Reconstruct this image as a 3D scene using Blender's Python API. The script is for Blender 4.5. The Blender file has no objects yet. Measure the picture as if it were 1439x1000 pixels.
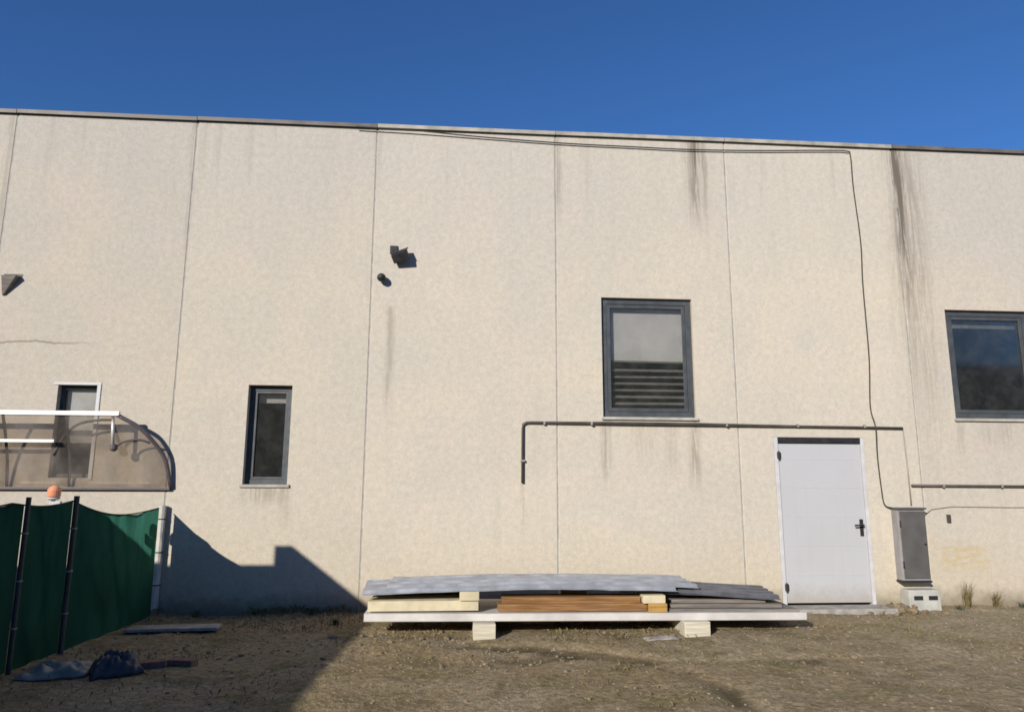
import bpy, bmesh, math, random
from mathutils import Vector, Matrix, noise
R = math.radians
random.seed(7)
scene = bpy.context.scene
col = scene.collection

# ------------------------------------------------------------------ camera
cam_d = bpy.data.cameras.new('camera')
cam_d.sensor_width = 36.0
cam_d.lens = 36.0 * 1011.0 / 1439.0
cam_d.clip_end = 2000
cam = bpy.data.objects.new('camera', cam_d)
col.objects.link(cam)
p_, y_, r_ = R(10.15), R(-4.37), R(0.205)
F = Vector((-math.sin(y_) * math.cos(p_), math.cos(y_) * math.cos(p_), math.sin(p_)))
RT = Vector((math.cos(y_), math.sin(y_), 0))
UP = RT.cross(F)
RR = RT * math.cos(r_) + UP * math.sin(r_)
UU = UP * math.cos(r_) - RT * math.sin(r_)
cam.matrix_world = Matrix(((RR.x, UU.x, -F.x, 0.0), (RR.y, UU.y, -F.y, -9.04), (RR.z, UU.z, -F.z, 1.515), (0, 0, 0, 1)))
scene.camera = cam

# ------------------------------------------------------------------ light
SUN_EL, SUN_AZ = R(21.0), R(34.0)          # azimuth to the left of the wall's normal, behind the camera
sun_dir = Vector((-math.sin(SUN_AZ) * math.cos(SUN_EL), -math.cos(SUN_AZ) * math.cos(SUN_EL), math.sin(SUN_EL)))
world = bpy.data.worlds.new('World')
scene.world = world
world.use_nodes = True
wn = world.node_tree
wn.nodes.clear()
sky = wn.nodes.new('ShaderNodeTexSky')
sky.sky_type = 'NISHITA'
sky.sun_disc = False
sky.sun_elevation = SUN_EL
sky.sun_rotation = math.atan2(sun_dir.x, sun_dir.y)
sky.altitude = 500
sky.air_density = 1.0
sky.dust_density = 0.0
sky.ozone_density = 10.0
bg = wn.nodes.new('ShaderNodeBackground')
bg.inputs['Strength'].default_value = 0.123
wo = wn.nodes.new('ShaderNodeOutputWorld')
wn.links.new(sky.outputs[0], bg.inputs['Color'])
wn.links.new(bg.outputs[0], wo.inputs['Surface'])
sl = bpy.data.lights.new('sun', 'SUN')
sl.energy = 5.0
sl.angle = R(0.6)
sl.color = (1.0, 0.95, 0.87)
so = bpy.data.objects.new('sun', sl)
so.rotation_euler = sun_dir.to_track_quat('Z', 'Y').to_euler()
col.objects.link(so)
scene.view_settings.view_transform = 'Standard'
scene.view_settings.look = 'None'
scene.view_settings.gamma = 1.0
scene.view_settings.exposure = 0.0
scene.cycles.filter_width = 1.65
scene.cycles.max_bounces = 5
scene.cycles.diffuse_bounces = 3
scene.cycles.transparent_max_bounces = 16

# ------------------------------------------------------------------ node helpers
class NT:
    def __init__(s, name):
        s.m = bpy.data.materials.new(name); s.m.use_nodes = True
        s.t = s.m.node_tree; s.t.nodes.clear()
        s.out = s.n('ShaderNodeOutputMaterial')
        s._pos = None
    def n(s, k, **kw):
        x = s.t.nodes.new(k)
        for a, b in kw.items(): setattr(x, a, b)
        return x
    def lk(s, a, b): s.t.links.new(a, b)
    def put(s, sock, v):
        if isinstance(v, bpy.types.NodeSocket): s.lk(v, sock)
        elif v is not None: sock.default_value = v
    def math(s, op, a, b=None, c=None, clamp=False):
        x = s.n('ShaderNodeMath', operation=op, use_clamp=clamp)
        s.put(x.inputs[0], a)
        if b is not None: s.put(x.inputs[1], b)
        if c is not None: s.put(x.inputs[2], c)
        return x.outputs[0]
    def pos(s):
        if s._pos is None:
            g = s.n('ShaderNodeNewGeometry')
            sx = s.n('ShaderNodeSeparateXYZ'); s.lk(g.outputs['Position'], sx.inputs[0])
            s._pos = (g.outputs['Position'], sx.outputs[0], sx.outputs[1], sx.outputs[2])
        return s._pos
    def noise(s, scale, detail=4.0, rough=0.55, stretch=None, coord=None):
        c = coord if coord is not None else s.pos()[0]
        if stretch:
            mp = s.n('ShaderNodeMapping'); mp.inputs['Scale'].default_value = stretch
            s.lk(c, mp.inputs['Vector']); c = mp.outputs[0]
        x = s.n('ShaderNodeTexNoise'); x.inputs['Scale'].default_value = scale
        x.inputs['Detail'].default_value = min(detail, 3.0); x.inputs['Roughness'].default_value = rough
        s.lk(c, x.inputs['Vector'])
        return x.outputs['Fac']
    def noise_d(s, scale, stretch, dist):
        f = s.noise(scale, 3, 0.7, stretch); f.node.inputs['Distortion'].default_value = dist; return f
    def voro(s, scale, out='Color'):
        x = s.n('ShaderNodeTexVoronoi'); x.inputs['Scale'].default_value = scale
        s.lk(s.pos()[0], x.inputs['Vector'])
        return x.outputs[out]
    def ramp(s, v, lo, hi, a=0.0, b=1.0, smooth=True):
        x = s.n('ShaderNodeMapRange')
        x.interpolation_type = 'SMOOTHSTEP' if smooth else 'LINEAR'
        s.put(x.inputs['Value'], v)
        for i, q in zip((1, 2, 3, 4), (lo, hi, a, b)): s.put(x.inputs[i], q)
        return x.outputs[0]
    def mix(s, f, a, b, blend='MIX'):
        x = s.n('ShaderNodeMix', data_type='RGBA', blend_type=blend)
        s.put(x.inputs[0], f)
        s.put(x.inputs[6], a if isinstance(a, bpy.types.NodeSocket) else (*a, 1))
        s.put(x.inputs[7], b if isinstance(b, bpy.types.NodeSocket) else (*b, 1))
        return x.outputs[2]
    def scale(s, c, v):
        x = s.n('ShaderNodeVectorMath', operation='SCALE')
        s.put(x.inputs[0], c); s.put(x.inputs[3], v)
        return x.outputs[0]
    def bump(s, h, strength=0.3, dist=0.01):
        x = s.n('ShaderNodeBump'); x.inputs['Strength'].default_value = strength
        x.inputs['Distance'].default_value = dist
        s.lk(h, x.inputs['Height'])
        return x.outputs[0]
    def princ(s, color, rough=0.8, metal=0.0, normal=None, spec=0.3):
        b = s.n('ShaderNodeBsdfPrincipled')
        s.put(b.inputs['Base Color'], color if isinstance(color, bpy.types.NodeSocket) else (*color, 1))
        s.put(b.inputs['Roughness'], rough); s.put(b.inputs['Metallic'], metal)
        b.inputs['Specular IOR Level'].default_value = spec
        if normal is not None: s.lk(normal, b.inputs['Normal'])
        return b.outputs[0]
    def done(s, sh):
        s.lk(sh, s.out.inputs['Surface']); return s.m

def plain(name, c, rough=0.6, metal=0.0, var=0.25, scale=9.0, spec=0.3, bump=0.15, dist=0.004, dirt=(0.16, 0.13, 0.09), dirty=0.25):
    """a worn plain surface: tone noise, dirt patches, fine relief"""
    t = NT(name)
    n1 = t.noise(scale, 5, 0.6); n2 = t.noise(scale * 0.31, 3, 0.6)
    k = t.ramp(n1, 0.25, 0.75, 1 - var, 1 + var * 0.5)
    c1 = t.scale(t.mix(0.0, c, c), k)
    c2 = t.mix(t.ramp(n2, 0.5, 0.8, 0.0, dirty), c1, dirt)
    return t.done(t.princ(c2, t.ramp(n1, 0.2, 0.8, max(rough - 0.1, 0.05), min(rough + 0.1, 1)), metal, t.bump(n1, bump, dist), spec))

def make_wall_mat():
    t = NT('pebble_dash_concrete')
    P, X, Y, Z = t.pos()
    oi = t.n('ShaderNodeObjectInfo')
    base = t.mix(t.ramp(t.noise(0.9, 4, 0.6), 0.35, 0.68), (0.57, 0.525, 0.42), (0.615, 0.55, 0.42))
    base = t.mix(t.ramp(t.noise(0.45, 3, 0.5, (1, 1, 0.6)), 0.4, 0.7, 0, 0.6), base, (0.54, 0.50, 0.415))
    base = t.mix(t.ramp(t.noise(1.7, 3, 0.6), 0.5, 0.72, 0, 0.5), base, (0.625, 0.53, 0.44))
    base = t.mix(t.ramp(t.math('ADD', Z, t.math('MULTIPLY', t.noise(0.7, 3), 2.0)), 4.6, 7.4, 0, 0.5), base, (0.51, 0.472, 0.405))
    # lower courses carry a faint ochre splash of soil
    base = t.mix(t.ramp(t.math('ADD', Z, t.math('MULTIPLY', t.noise(1.6, 4), 1.2)), 1.9, 0.5, 0, 0.55), base, (0.58, 0.49, 0.335))
    base = t.mix(1.0, t.scale(t.mix(1.0, base, oi.outputs['Color'], 'MULTIPLY'), 1.06), (1.0, 0.982, 1.01), 'MULTIPLY')
    # pebbles
    sep = t.n('ShaderNodeSeparateColor'); t.lk(t.voro(75.0), sep.inputs[0])
    base = t.scale(base, t.ramp(sep.outputs[0], 0, 1, 0.94, 1.05, False))
    base = t.scale(base, t.ramp(t.noise(14, 4, 0.7), 0.3, 0.7, 0.93, 1.05))
    # general rain streaking from the top edge
    st = t.noise(5.0, 5, 0.65, (1, 1, 0.05))
    m = t.math('MULTIPLY', t.ramp(st, 0.52, 0.75), t.ramp(Z, 4.6, 6.2, 0.0, 0.38))
    base = t.mix(m, base, (0.30, 0.27, 0.22))
    st2 = t.noise(3.2, 5, 0.65, (1, 1, 0.08))
    base = t.mix(t.ramp(st2, 0.55, 0.8, 0, 0.22), base, (0.40, 0.37, 0.30))
    wob = t.math('MULTIPLY', t.math('SUBTRACT', t.noise(1.3, 3, 0.5, (0.2, 1, 1)), 0.5), 0.16)
    Xw = t.math('ADD', X, wob)
    grain = t.noise_d(20.0, (1, 1, 0.05), 0.9)
    def stain(x, w, ztop, zbot, amt, c, base, soft=0.5):
        d = t.math('ABSOLUTE', t.math('SUBTRACT', Xw, x))
        a = t.ramp(d, w, w * 0.1)
        b = t.ramp(Z, zbot, zbot + (ztop - zbot) * (1 - soft) + 0.05)
        b2 = t.ramp(Z, ztop + 0.03, ztop - 0.02)
        g = t.ramp(grain, 0.38, 0.6, 0.2, 1.0)
        f = t.math('MULTIPLY', t.math('MULTIPLY', a, b), t.math('MULTIPLY', t.math('MULTIPLY', b2, g), amt))
        return t.mix(f, base, c)
    grey, brown, och = (0.11, 0.095, 0.075), (0.22, 0.18, 0.135), (0.50, 0.36, 0.13)
    base = stain(6.08, 0.11, 6.3, 4.0, 1.0, (0.06, 0.052, 0.042), base, 0.6)
    base = stain(6.10, 0.12, 6.3, 3.4, 0.8, grey, base, 0.4)
    base = stain(6.18, 0.42, 6.3, 0.9, 0.55, brown, base, 0.3)
    base = stain(3.22, 0.24, 6.3, 4.7, 0.8, brown, base)
    base = stain(3.20, 0.06, 6.3, 5.5, 0.6, grey, base)
    base = stain(1.28, 0.08, 6.3, 4.8, 0.5, brown, base)
    base = stain(-0.86, 0.09, 3.75, 2.1, 0.4, brown, base)
    for xx, ww, zt, zb, am in ((1.9, 0.10, 2.34, 1.4, 0.5), (2.4, 0.3, 2.3, 1.75, 0.22), (2.75, 0.12, 2.3, 1.5, 0.3), (3.05, 0.12, 2.34, 1.3, 0.55),
                               (-2.3, 0.42, 1.50, 1.2, 0.45), (-2.05, 0.1, 1.5, 0.9, 0.3), (7.2, 0.5, 2.38, 1.9, 0.3), (6.62, 0.08, 2.38, 1.7, 0.4),
                               (-5.75, 0.1, 6.3, 3.5, 0.35), (-3.47, 0.07, 6.3, 3.9, 0.3), (0.83, 0.05, 1.55, 0.8, 0.25)):
        base = stain(xx, ww, zt, zb, am, brown, base)
    # rusty ochre wash right of the cabinet
    d1 = t.ramp(t.math('ABSOLUTE', t.math('SUBTRACT', Xw, 6.5)), 0.5, 0.05)
    d2 = t.ramp(t.math('ABSOLUTE', t.math('SUBTRACT', Z, 0.62)), 0.26, 0.02)
    base = t.mix(t.math('MULTIPLY', t.math('MULTIPLY', d1, d2), t.ramp(t.noise(9, 4, 0.7, (0.6, 1, 1.6)), 0.38, 0.62, 0.0, 0.7)), base, och)
    # cement repair patches
    pn = t.noise(3.0, 3, 0.5)
    for px_, pz_, pr_ in ((0.35, 0.95, 0.16), (-1.75, 3.3, 0.12), (4.6, 3.4, 0.14), (2.2, 1.1, 0.2)):
        dd = t.math('SQRT', t.math('ADD', t.math('POWER', t.math('ABSOLUTE', t.math('SUBTRACT', X, px_)), 2.0), t.math('POWER', t.math('ABSOLUTE', t.math('SUBTRACT', Z, pz_)), 2.0)))
        base = t.mix(t.ramp(t.math('ADD', dd, t.math('MULTIPLY', t.math('SUBTRACT', pn, 0.5), 0.5)), pr_, pr_ * 0.6, 0, 0.22), base, (0.47, 0.45, 0.40))
    # hairline crack, upper left
    cz = t.math('ADD', 3.21, t.math('MULTIPLY', t.math('SUBTRACT', t.noise(2.2, 6, 0.7, (1, 0, 0)), 0.5), 0.14))
    ck = t.math('MULTIPLY', t.ramp(t.math('ABSOLUTE', t.math('SUBTRACT', Z, cz)), 0.018, 0.006), t.ramp(X, -4.3, -5.0, 0, 0.65))
    base = t.mix(ck, base, (0.2, 0.17, 0.13))
    # mud splash at the foot
    base = t.mix(t.ramp(t.math('ADD', Z, t.math('MULTIPLY', t.noise(6, 5, 0.7), 0.3)), 0.48, 0.14, 0, 0.8), base, (0.19, 0.155, 0.1))
    hgt = t.math('ADD', t.voro(75.0, 'Distance'), t.math('MULTIPLY', t.noise(20, 4), 0.8))
    return t.done(t.princ(base, 0.92, 0, t.bump(hgt, 0.22, 0.005), 0.15))

def make_ground_mat():
    t = NT('packed_earth')
    P, X, Y, Z = t.pos()
    n0 = t.noise(0.55, 5, 0.6); n1 = t.noise(2.3, 6, 0.65); n2 = t.noise(16, 6, 0.7)
    c = t.mix(t.ramp(n0, 0.35, 0.65), (0.315, 0.235, 0.135), (0.37, 0.295, 0.185))
    c = t.mix(t.ramp(n1, 0.47, 0.7, 0, 0.75), c, (0.195, 0.15, 0.072))
    c = t.mix(t.ramp(t.noise(1.1, 4, 0.6, (1, 2.2, 1)), 0.5, 0.7, 0, 0.55), c, (0.21, 0.18, 0.075))   # thin mossy film
    c = t.mix(t.ramp(X, 2.0, 7.0, 0, 0.4), c, (0.36, 0.30, 0.21))
    c = t.scale(c, t.ramp(n2, 0.25, 0.75, 0.62, 1.1))
    sep = t.n('ShaderNodeSeparateColor'); t.lk(t.voro(42.0), sep.inputs[0])
    c = t.scale(c, t.ramp(sep.outputs[1], 0, 1, 0.82, 1.2, False))
    # damp wheel ruts (below the mean level, so the wet follows the rut)
    w = t.ramp(t.math('ADD', Z, t.math('MULTIPLY', n1, 0.02)), -0.004, -0.03)
    c = t.mix(t.math('MULTIPLY', w, 0.75), c, (0.075, 0.055, 0.03))
    h = t.math('ADD', n2, t.math('MULTIPLY', t.noise(70, 3, 0.6), 0.5))
    return t.done(t.princ(c, 0.95, 0, t.bump(h, 0.75, 0.03), 0.1))

def make_glass():
    t = NT('window_glass')
    tr = t.n('ShaderNodeBsdfTransparent'); tr.inputs[0].default_value = (0.87, 0.87, 0.86, 1)
    gl = t.n('ShaderNodeBsdfGlossy'); gl.inputs['Roughness'].default_value = 0.06; gl.inputs[0].default_value = (0.75, 0.74, 0.70, 1)
    df = t.n('ShaderNodeBsdfDiffuse'); df.inputs[0].default_value = (0.3, 0.3, 0.28, 1)
    fr = t.n('ShaderNodeFresnel'); fr.inputs[0].default_value = 1.5
    m0 = t.n('ShaderNodeMixShader'); t.lk(t.ramp(t.noise(5, 5, 0.7), 0.3, 0.8, 0.03, 0.08), m0.inputs[0])   # film of dust
    t.lk(tr.outputs[0], m0.inputs[1]); t.lk(df.outputs[0], m0.inputs[2])
    m1 = t.n('ShaderNodeMixShader'); t.lk(fr.outputs[0], m1.inputs[0])
    t.lk(m0.outputs[0], m1.inputs[1]); t.lk(gl.outputs[0], m1.inputs[2])
    return t.done(m1.outputs[0])

def make_polycarb():
    t = NT('aged_polycarbonate')
    tr = t.n('ShaderNodeBsdfTransparent'); tr.inputs[0].default_value = (0.9, 0.87, 0.83, 1)
    df = t.n('ShaderNodeBsdfPrincipled'); df.inputs['Base Color'].default_value = (0.40, 0.36, 0.33, 1); df.inputs['Roughness'].default_value = 0.35
    m = t.n('ShaderNodeMixShader')
    t.lk(t.ramp(t.noise(3.5, 5, 0.7, (1, 1, 0.5)), 0.3, 0.75, 0.10, 0.30), m.inputs[0])
    t.lk(tr.outputs[0], m.inputs[1]); t.lk(df.outputs[0], m.inputs[2])
    return t.done(m.outputs[0])

def make_net():
    t = NT('green_shade_net')
    P, X, Y, Z = t.pos()
    n = t.noise(6, 5, 0.65, (1, 1, 0.4))
    wv = t.n('ShaderNodeTexChecker'); wv.inputs['Scale'].default_value = 160
    t.lk(P, wv.inputs['Vector'])
    c = t.scale(t.mix(n, (0.012, 0.052, 0.038), (0.022, 0.08, 0.058)), t.ramp(wv.outputs['Fac'], 0, 1, 0.85, 1.1))
    df = t.n('ShaderNodeBsdfDiffuse'); t.lk(t.scale(c, 0.35), df.inputs[0])
    tl = t.n('ShaderNodeBsdfTranslucent'); t.lk(t.scale(c, 2.8), tl.inputs[0])
    m = t.n('ShaderNodeMixShader'); m.inputs[0].default_value = 0.7
    t.lk(df.outputs[0], m.inputs[1]); t.lk(tl.outputs[0], m.inputs[2])
    tr = t.n('ShaderNodeBsdfTransparent')
    m2 = t.n('ShaderNodeMixShader'); m2.inputs[0].default_value = 0.0
    t.lk(m.outputs[0], m2.inputs[1]); t.lk(tr.outputs[0], m2.inputs[2])
    return t.done(m2.outputs[0])

def make_door_paint():
    t = NT('white_door_paint')
    P, X, Y, Z = t.pos()
    c = t.mix(t.ramp(t.noise(1.4, 4, 0.6), 0.4, 0.7, 0, 0.5), (0.485, 0.48, 0.485), (0.46, 0.455, 0.455))
    c = t.mix(t.math('MULTIPLY', t.ramp(t.noise(8, 5, 0.7, (1, 1, 0.06)), 0.5, 0.8), t.ramp(Z, 2.1, 0.2, 0.08, 0.3)), c, (0.42, 0.39, 0.34))
    c = t.mix(t.ramp(t.math('ADD', Z, t.math('MULTIPLY', t.noise(9, 5, 0.7), 0.3)), 0.5, 0.2, 0, 0.6), c, (0.33, 0.28, 0.2))
    return t.done(t.princ(c, t.ramp(t.noise(12, 4), 0.3, 0.7, 0.38, 0.52), 0, t.bump(t.noise(3, 3), 0.12, 0.01), 0.35))

def wood(name, c, dark, dirty=0.25):
    t = NT(name)
    gr = t.noise(10, 3, 0.7, (0.18, 2.2, 3.2)); n2 = t.noise(2.2, 3, 0.6); n3 = t.noise(60, 3, 0.6, (0.06, 1, 1.4))
    cc = t.mix(t.ramp(gr, 0.35, 0.68), c, dark)
    cc = t.scale(cc, t.ramp(n3, 0.3, 0.7, 0.75, 1.1))
    cc = t.mix(t.ramp(n2, 0.5, 0.75, 0, dirty), cc, (0.2, 0.17, 0.13))
    return t.done(t.princ(cc, 0.85, 0, t.bump(t.math('ADD', gr, n3), 0.35, 0.006), 0.2))
M = {
    'wall': make_wall_mat(), 'ground': make_ground_mat(), 'glass': make_glass(), 'poly': make_polycarb(), 'net': make_net(), 'door': make_door_paint(),
    'seal': plain('joint_sealant', (0.40, 0.375, 0.33), 0.8, var=0.3),
    'cop_brown': plain('weathered_brown_flashing', (0.17, 0.148, 0.125), 0.55, 0.1, var=0.4, scale=4),
    'cop_pale': plain('pale_flashing', (0.44, 0.40, 0.32), 0.55, 0.1, var=0.3, scale=4),
    'frame': plain('grey_window_frame', (0.085, 0.092, 0.096), 0.45, 0.2, var=0.2),
    'frame_w': plain('white_window_frame', (0.58, 0.57, 0.56), 0.5, var=0.12),
    'sill': plain('stone_sill', (0.45, 0.42, 0.36), 0.8, var=0.25, scale=6),
    'upper_sheet': plain('grey_sky_reflection', (0.66, 0.635, 0.61), 0.9, var=0.12, scale=3),  # sky reflected in the glass, put into the colour
    'mirrored_skyline': plain('mirrored_skyline', (0.22, 0.22, 0.16), 0.8),  # colour of the skyline reflected in the glass
    'pale_blind': plain('pale_blind', (0.80, 0.80, 0.80), 0.9, var=0.1),
    'slat': plain('dark_louvre_slat', (0.24, 0.235, 0.21), 0.6, var=0.3),
    'dark': plain('dark_interior', (0.06, 0.06, 0.055), 0.9),
    'conduit': plain('dark_conduit', (0.10, 0.088, 0.075), 0.5, 0.2, var=0.3, scale=5),
    'conduit_pale': plain('painted_conduit', (0.33, 0.30, 0.25), 0.6, var=0.25, scale=5),
    'cable': plain('black_cable', (0.035, 0.032, 0.03), 0.6, var=0.2),
    'black': plain('black_metal', (0.03, 0.03, 0.032), 0.5, 0.1, var=0.2),
    'cabinet': plain('grey_cabinet_paint', (0.105, 0.098, 0.092), 0.55, var=0.2, scale=5),
    'cabinet_side': plain('sunlit_cabinet_side', (0.30, 0.28, 0.28), 0.6, var=0.2, scale=5),  # side lighter than the front: sunlight from the left put into the colour
    'plinth': plain('white_plinth', (0.48, 0.465, 0.41), 0.7, var=0.2, scale=6),
    'concrete': plain('rough_concrete', (0.36, 0.335, 0.29), 0.9, var=0.35, scale=8, bump=0.4, dist=0.01),
    'boundary': plain('boundary_render', (0.40, 0.37, 0.31), 0.9, var=0.3, scale=3),
    'zinc': plain('galvanised_sheet', (0.47, 0.48, 0.495), 0.42, 0.45, var=0.22, scale=6, dirty=0.35),
    'zinc_dark': plain('oxidised_sheet', (0.17, 0.17, 0.18), 0.5, 0.4, var=0.3, scale=6, dirty=0.35),
    'white_panel': plain('white_panel_skin', (0.62, 0.585, 0.54), 0.55, var=0.15, scale=4),
    'cream': plain('cream_foam', (0.64, 0.555, 0.37), 0.9, var=0.15, scale=7, bump=0.3),
    'cream_white': wood('weathered_white_timber', (0.66, 0.60, 0.47), (0.57, 0.51, 0.39), 0.12),
    'ochre': wood('ochre_timber', (0.48, 0.29, 0.085), (0.36, 0.20, 0.05)),
    'rust': wood('orange_brown_timber', (0.34, 0.185, 0.075), (0.21, 0.105, 0.04)),
    'grey_board': wood('weathered_grey_board', (0.25, 0.22, 0.19), (0.15, 0.13, 0.115)),
    'post_w': plain('white_fence_post', (0.60, 0.57, 0.49), 0.6, var=0.2),
    'post_d': plain('dark_fence_post', (0.05, 0.055, 0.05), 0.6, var=0.2),
    'alu': plain('aluminium_profile', (0.68, 0.66, 0.62), 0.45, 0.3, var=0.12),
    'rib': plain('brown_rib', (0.12, 0.10, 0.105), 0.5, 0.2, var=0.2),
    'orange': plain('orange_lens', (0.80, 0.33, 0.18), 0.3, var=0.1, dirty=0.1),
    'tarp': plain('grey_plastic_sheet', (0.30, 0.27, 0.22), 0.45, var=0.2),
    'blue': plain('blue_plastic', (0.055, 0.057, 0.065), 0.5, var=0.25),
    'brick': plain('red_brick', (0.22, 0.125, 0.09), 0.9, var=0.35, scale=20),
    'board': plain('pale_old_board', (0.40, 0.36, 0.31), 0.85, var=0.3),
    'stone': plain('gravel_stone', (0.27, 0.22, 0.145), 0.9, var=0.5, scale=30),
    'soil': plain('loose_soil', (0.23, 0.17, 0.105), 0.95, var=0.4, scale=14, bump=0.6, dist=0.02),
    'weed': plain('dry_weed', (0.20, 0.16, 0.07), 0.9, var=0.4, scale=20),
    'weed_g': plain('green_weed', (0.075, 0.10, 0.055), 0.9, var=0.4, scale=20),
}

# ------------------------------------------------------------------ mesh helpers
def link_obj(name, me, mat, parent=None):
    o = bpy.data.objects.new(name, me)
    col.objects.link(o)
    if mat is not None and not me.materials: me.materials.append(M[mat])
    if parent is not None:
        o.parent = parent
    return o
def from_bm(name, bm, mat, parent=None, smooth=False):
    me = bpy.data.meshes.new(name)
    bmesh.ops.recalc_face_normals(bm, faces=bm.faces)
    bm.to_mesh(me); bm.free()
    if smooth:
        for p in me.polygons: p.use_smooth = True
    return link_obj(name, me, mat, parent)
def add_box(bm, lo, hi, bev=0.0, rot=None):
    r = bmesh.ops.create_cube(bm, size=1.0)
    lo, hi = Vector(lo), Vector(hi)
    c, s = (lo + hi) / 2, hi - lo
    for v in r['verts']:
        q = Vector((v.co.x * s.x, v.co.y * s.y, v.co.z * s.z))
        if rot is not None: q = rot @ q
        v.co = q + c
    if bev > 0:
        es = set()
        for v in r['verts']: es.update(v.link_edges)
        bmesh.ops.bevel(bm, geom=list(es), offset=bev, segments=2, affect='EDGES', profile=0.6)
def box(name, lo, hi, mat, parent=None, bev=0.004, rot=None):
    bm = bmesh.new(); add_box(bm, lo, hi, bev, rot)
    return from_bm(name, bm, mat, parent)
def add_tube(bm, pts, rad, seg=8, closed_ends=True):
    pts = [Vector(p) for p in pts]
    rads = rad if isinstance(rad, (list, tuple)) else [rad] * len(pts)
    rings = []
    for i, p in enumerate(pts):
        a = pts[max(i - 1, 0)]; b = pts[min(i + 1, len(pts) - 1)]
        d = (b - a).normalized()
        ref = Vector((0, 0, 1)) if abs(d.z) < 0.9 else Vector((0, 1, 0))
        u = d.cross(ref).normalized(); w = d.cross(u)
        rings.append([bm.verts.new(p + (u * math.cos(2 * math.pi * k / seg) + w * math.sin(2 * math.pi * k / seg)) * rads[i]) for k in range(seg)])
    for a, b in zip(rings, rings[1:]):
        for k in range(seg):
            bm.faces.new((a[k], a[(k + 1) % seg], b[(k + 1) % seg], b[k]))
    if closed_ends:
        bm.faces.new(rings[0]); bm.faces.new(rings[-1])
def tube(name, pts, rad, mat, parent=None, seg=8):
    bm = bmesh.new(); add_tube(bm, pts, rad, seg)
    return from_bm(name, bm, mat, parent, True)
def add_lathe(bm, c, axis, prof, seg=16):
    axis = Vector(axis).normalized()
    ref = Vector((0, 0, 1)) if abs(axis.z) < 0.9 else Vector((1, 0, 0))
    u = axis.cross(ref).normalized(); w = axis.cross(u)
    rings = [[bm.verts.new(Vector(c) + axis * h + (u * math.cos(2 * math.pi * k / seg) + w * math.sin(2 * math.pi * k / seg)) * r) for k in range(seg)] for h, r in prof]
    for a, b in zip(rings, rings[1:]):
        for k in range(seg): bm.faces.new((a[k], a[(k + 1) % seg], b[(k + 1) % seg], b[k]))
    bm.faces.new(rings[0]); bm.faces.new(rings[-1])
def lathe(name, c, axis, prof, mat, parent=None, seg=16):
    bm = bmesh.new(); add_lathe(bm, c, axis, prof, seg)
    return from_bm(name, bm, mat, parent, False)
def catmull(P, n=8):
    P = [Vector(p) for p in P]; P = [P[0] * 2 - P[1]] + P + [P[-1] * 2 - P[-2]]
    out = []
    for a, b, c_, d in zip(P, P[1:], P[2:], P[3:]):
        for k in range(n):
            t = k / n
            out.append(0.5 * ((2 * b) + (c_ - a) * t + (2 * a - 5 * b + 4 * c_ - d) * t * t + (3 * b - a - 3 * c_ + d) * t ** 3))
    return out + [P[-2]]
def empty(name, loc=(0, 0, 0)):
    o = bpy.data.objects.new(name, None); col.objects.link(o)
    o.location = loc; o.empty_display_size = 0.2
    return o
def adopt(root, *obs):
    """parent meshes built in world coordinates to an Empty that stands at the thing's base"""
    for o in obs:
        o.parent = root
        o.matrix_parent_inverse = Matrix.Translation(-Vector(root.location))
def tag(o, label, cat, group=None):
    o['label'] = label; o['category'] = cat
    if group: o['group'] = group
    return o
def struct(o): o['kind'] = 'structure'; return o
def stuff(o, label=None, cat=None):
    o['kind'] = 'stuff'
    if label: o['label'] = label
    if cat: o['category'] = cat
    return o

# ------------------------------------------------------------------ ground
def rut(x, y):
    """two wheel ruts curving in front of the stack"""
    d = 0.0
    for pts, w, dep in (([(0.1, -1.75), (0.8, -1.85), (1.4, -2.15), (1.9, -2.75), (2.1, -3.4), (2.15, -4.3), (2.1, -6)], 0.12, 0.075),
                        ([(1.4, -2.2), (2.0, -2.45), (2.8, -2.5), (3.8, -2.45)], 0.10, 0.055),
                        ([(-0.9, -2.2), (0.2, -2.35), (1.2, -2.3)], 0.13, 0.04),
                        ([(3.4, -3.2), (4.6, -2.6), (6.2, -2.3)], 0.12, 0.035)):
        best = 9
        for (ax, ay), (bx, by) in zip(pts, pts[1:]):
            vx, vy = bx - ax, by - ay
            q = max(0, min(1, ((x - ax) * vx + (y - ay) * vy) / (vx * vx + vy * vy)))
            best = min(best, math.hypot(x - ax - vx * q, y - ay - vy * q))
        wn_ = w * (0.7 + 0.9 * noise.noise((x * 1.7, y * 1.7, 4.0)) ** 2 + 0.5)
        k = 0.5 + 0.7 * noise.noise((x * 2.1, y * 2.1, 9.0))
        if best < wn_ * 2.5:
            d -= dep * max(k, 0.1) * math.exp(-(best / wn_) ** 2)
    return d
def ground_z(x, y):
    near = max(0.0, min(1.0, (12 - math.hypot(x - 1, y + 3)) / 4))
    n = 0.022 * noise.noise((x * 0.9, y * 0.9, 0)) + 0.018 * noise.noise((x * 2.3, y * 2.7, 3)) + 0.009 * noise.noise((x * 8, y * 8, 5)) + 0.004 * noise.noise((x * 21, y * 21, 1))
    b = math.exp(-((y + 0.03) / 0.22) ** 2) * (0.025 + 0.04 * noise.noise((x * 1.3, 0, 2)) + 0.03 * noise.noise((x * 4.7, 0, 6)))     # earth banked against the wall
    return near * (n + rut(x, y) + (b if y < 0.3 else 0)) + 0.004
def axis_steps(lo, hi, step, far):
    a = [lo + i * step for i in range(int((hi - lo) / step) + 1)]
    s, v = step, lo
    left = []
    while v > -far: s *= 1.6; v -= s; left.append(v)
    s, v = step, a[-1]
    right = []
    while v < far: s *= 1.6; v += s; right.append(v)
    return left[::-1] + a + right
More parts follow.
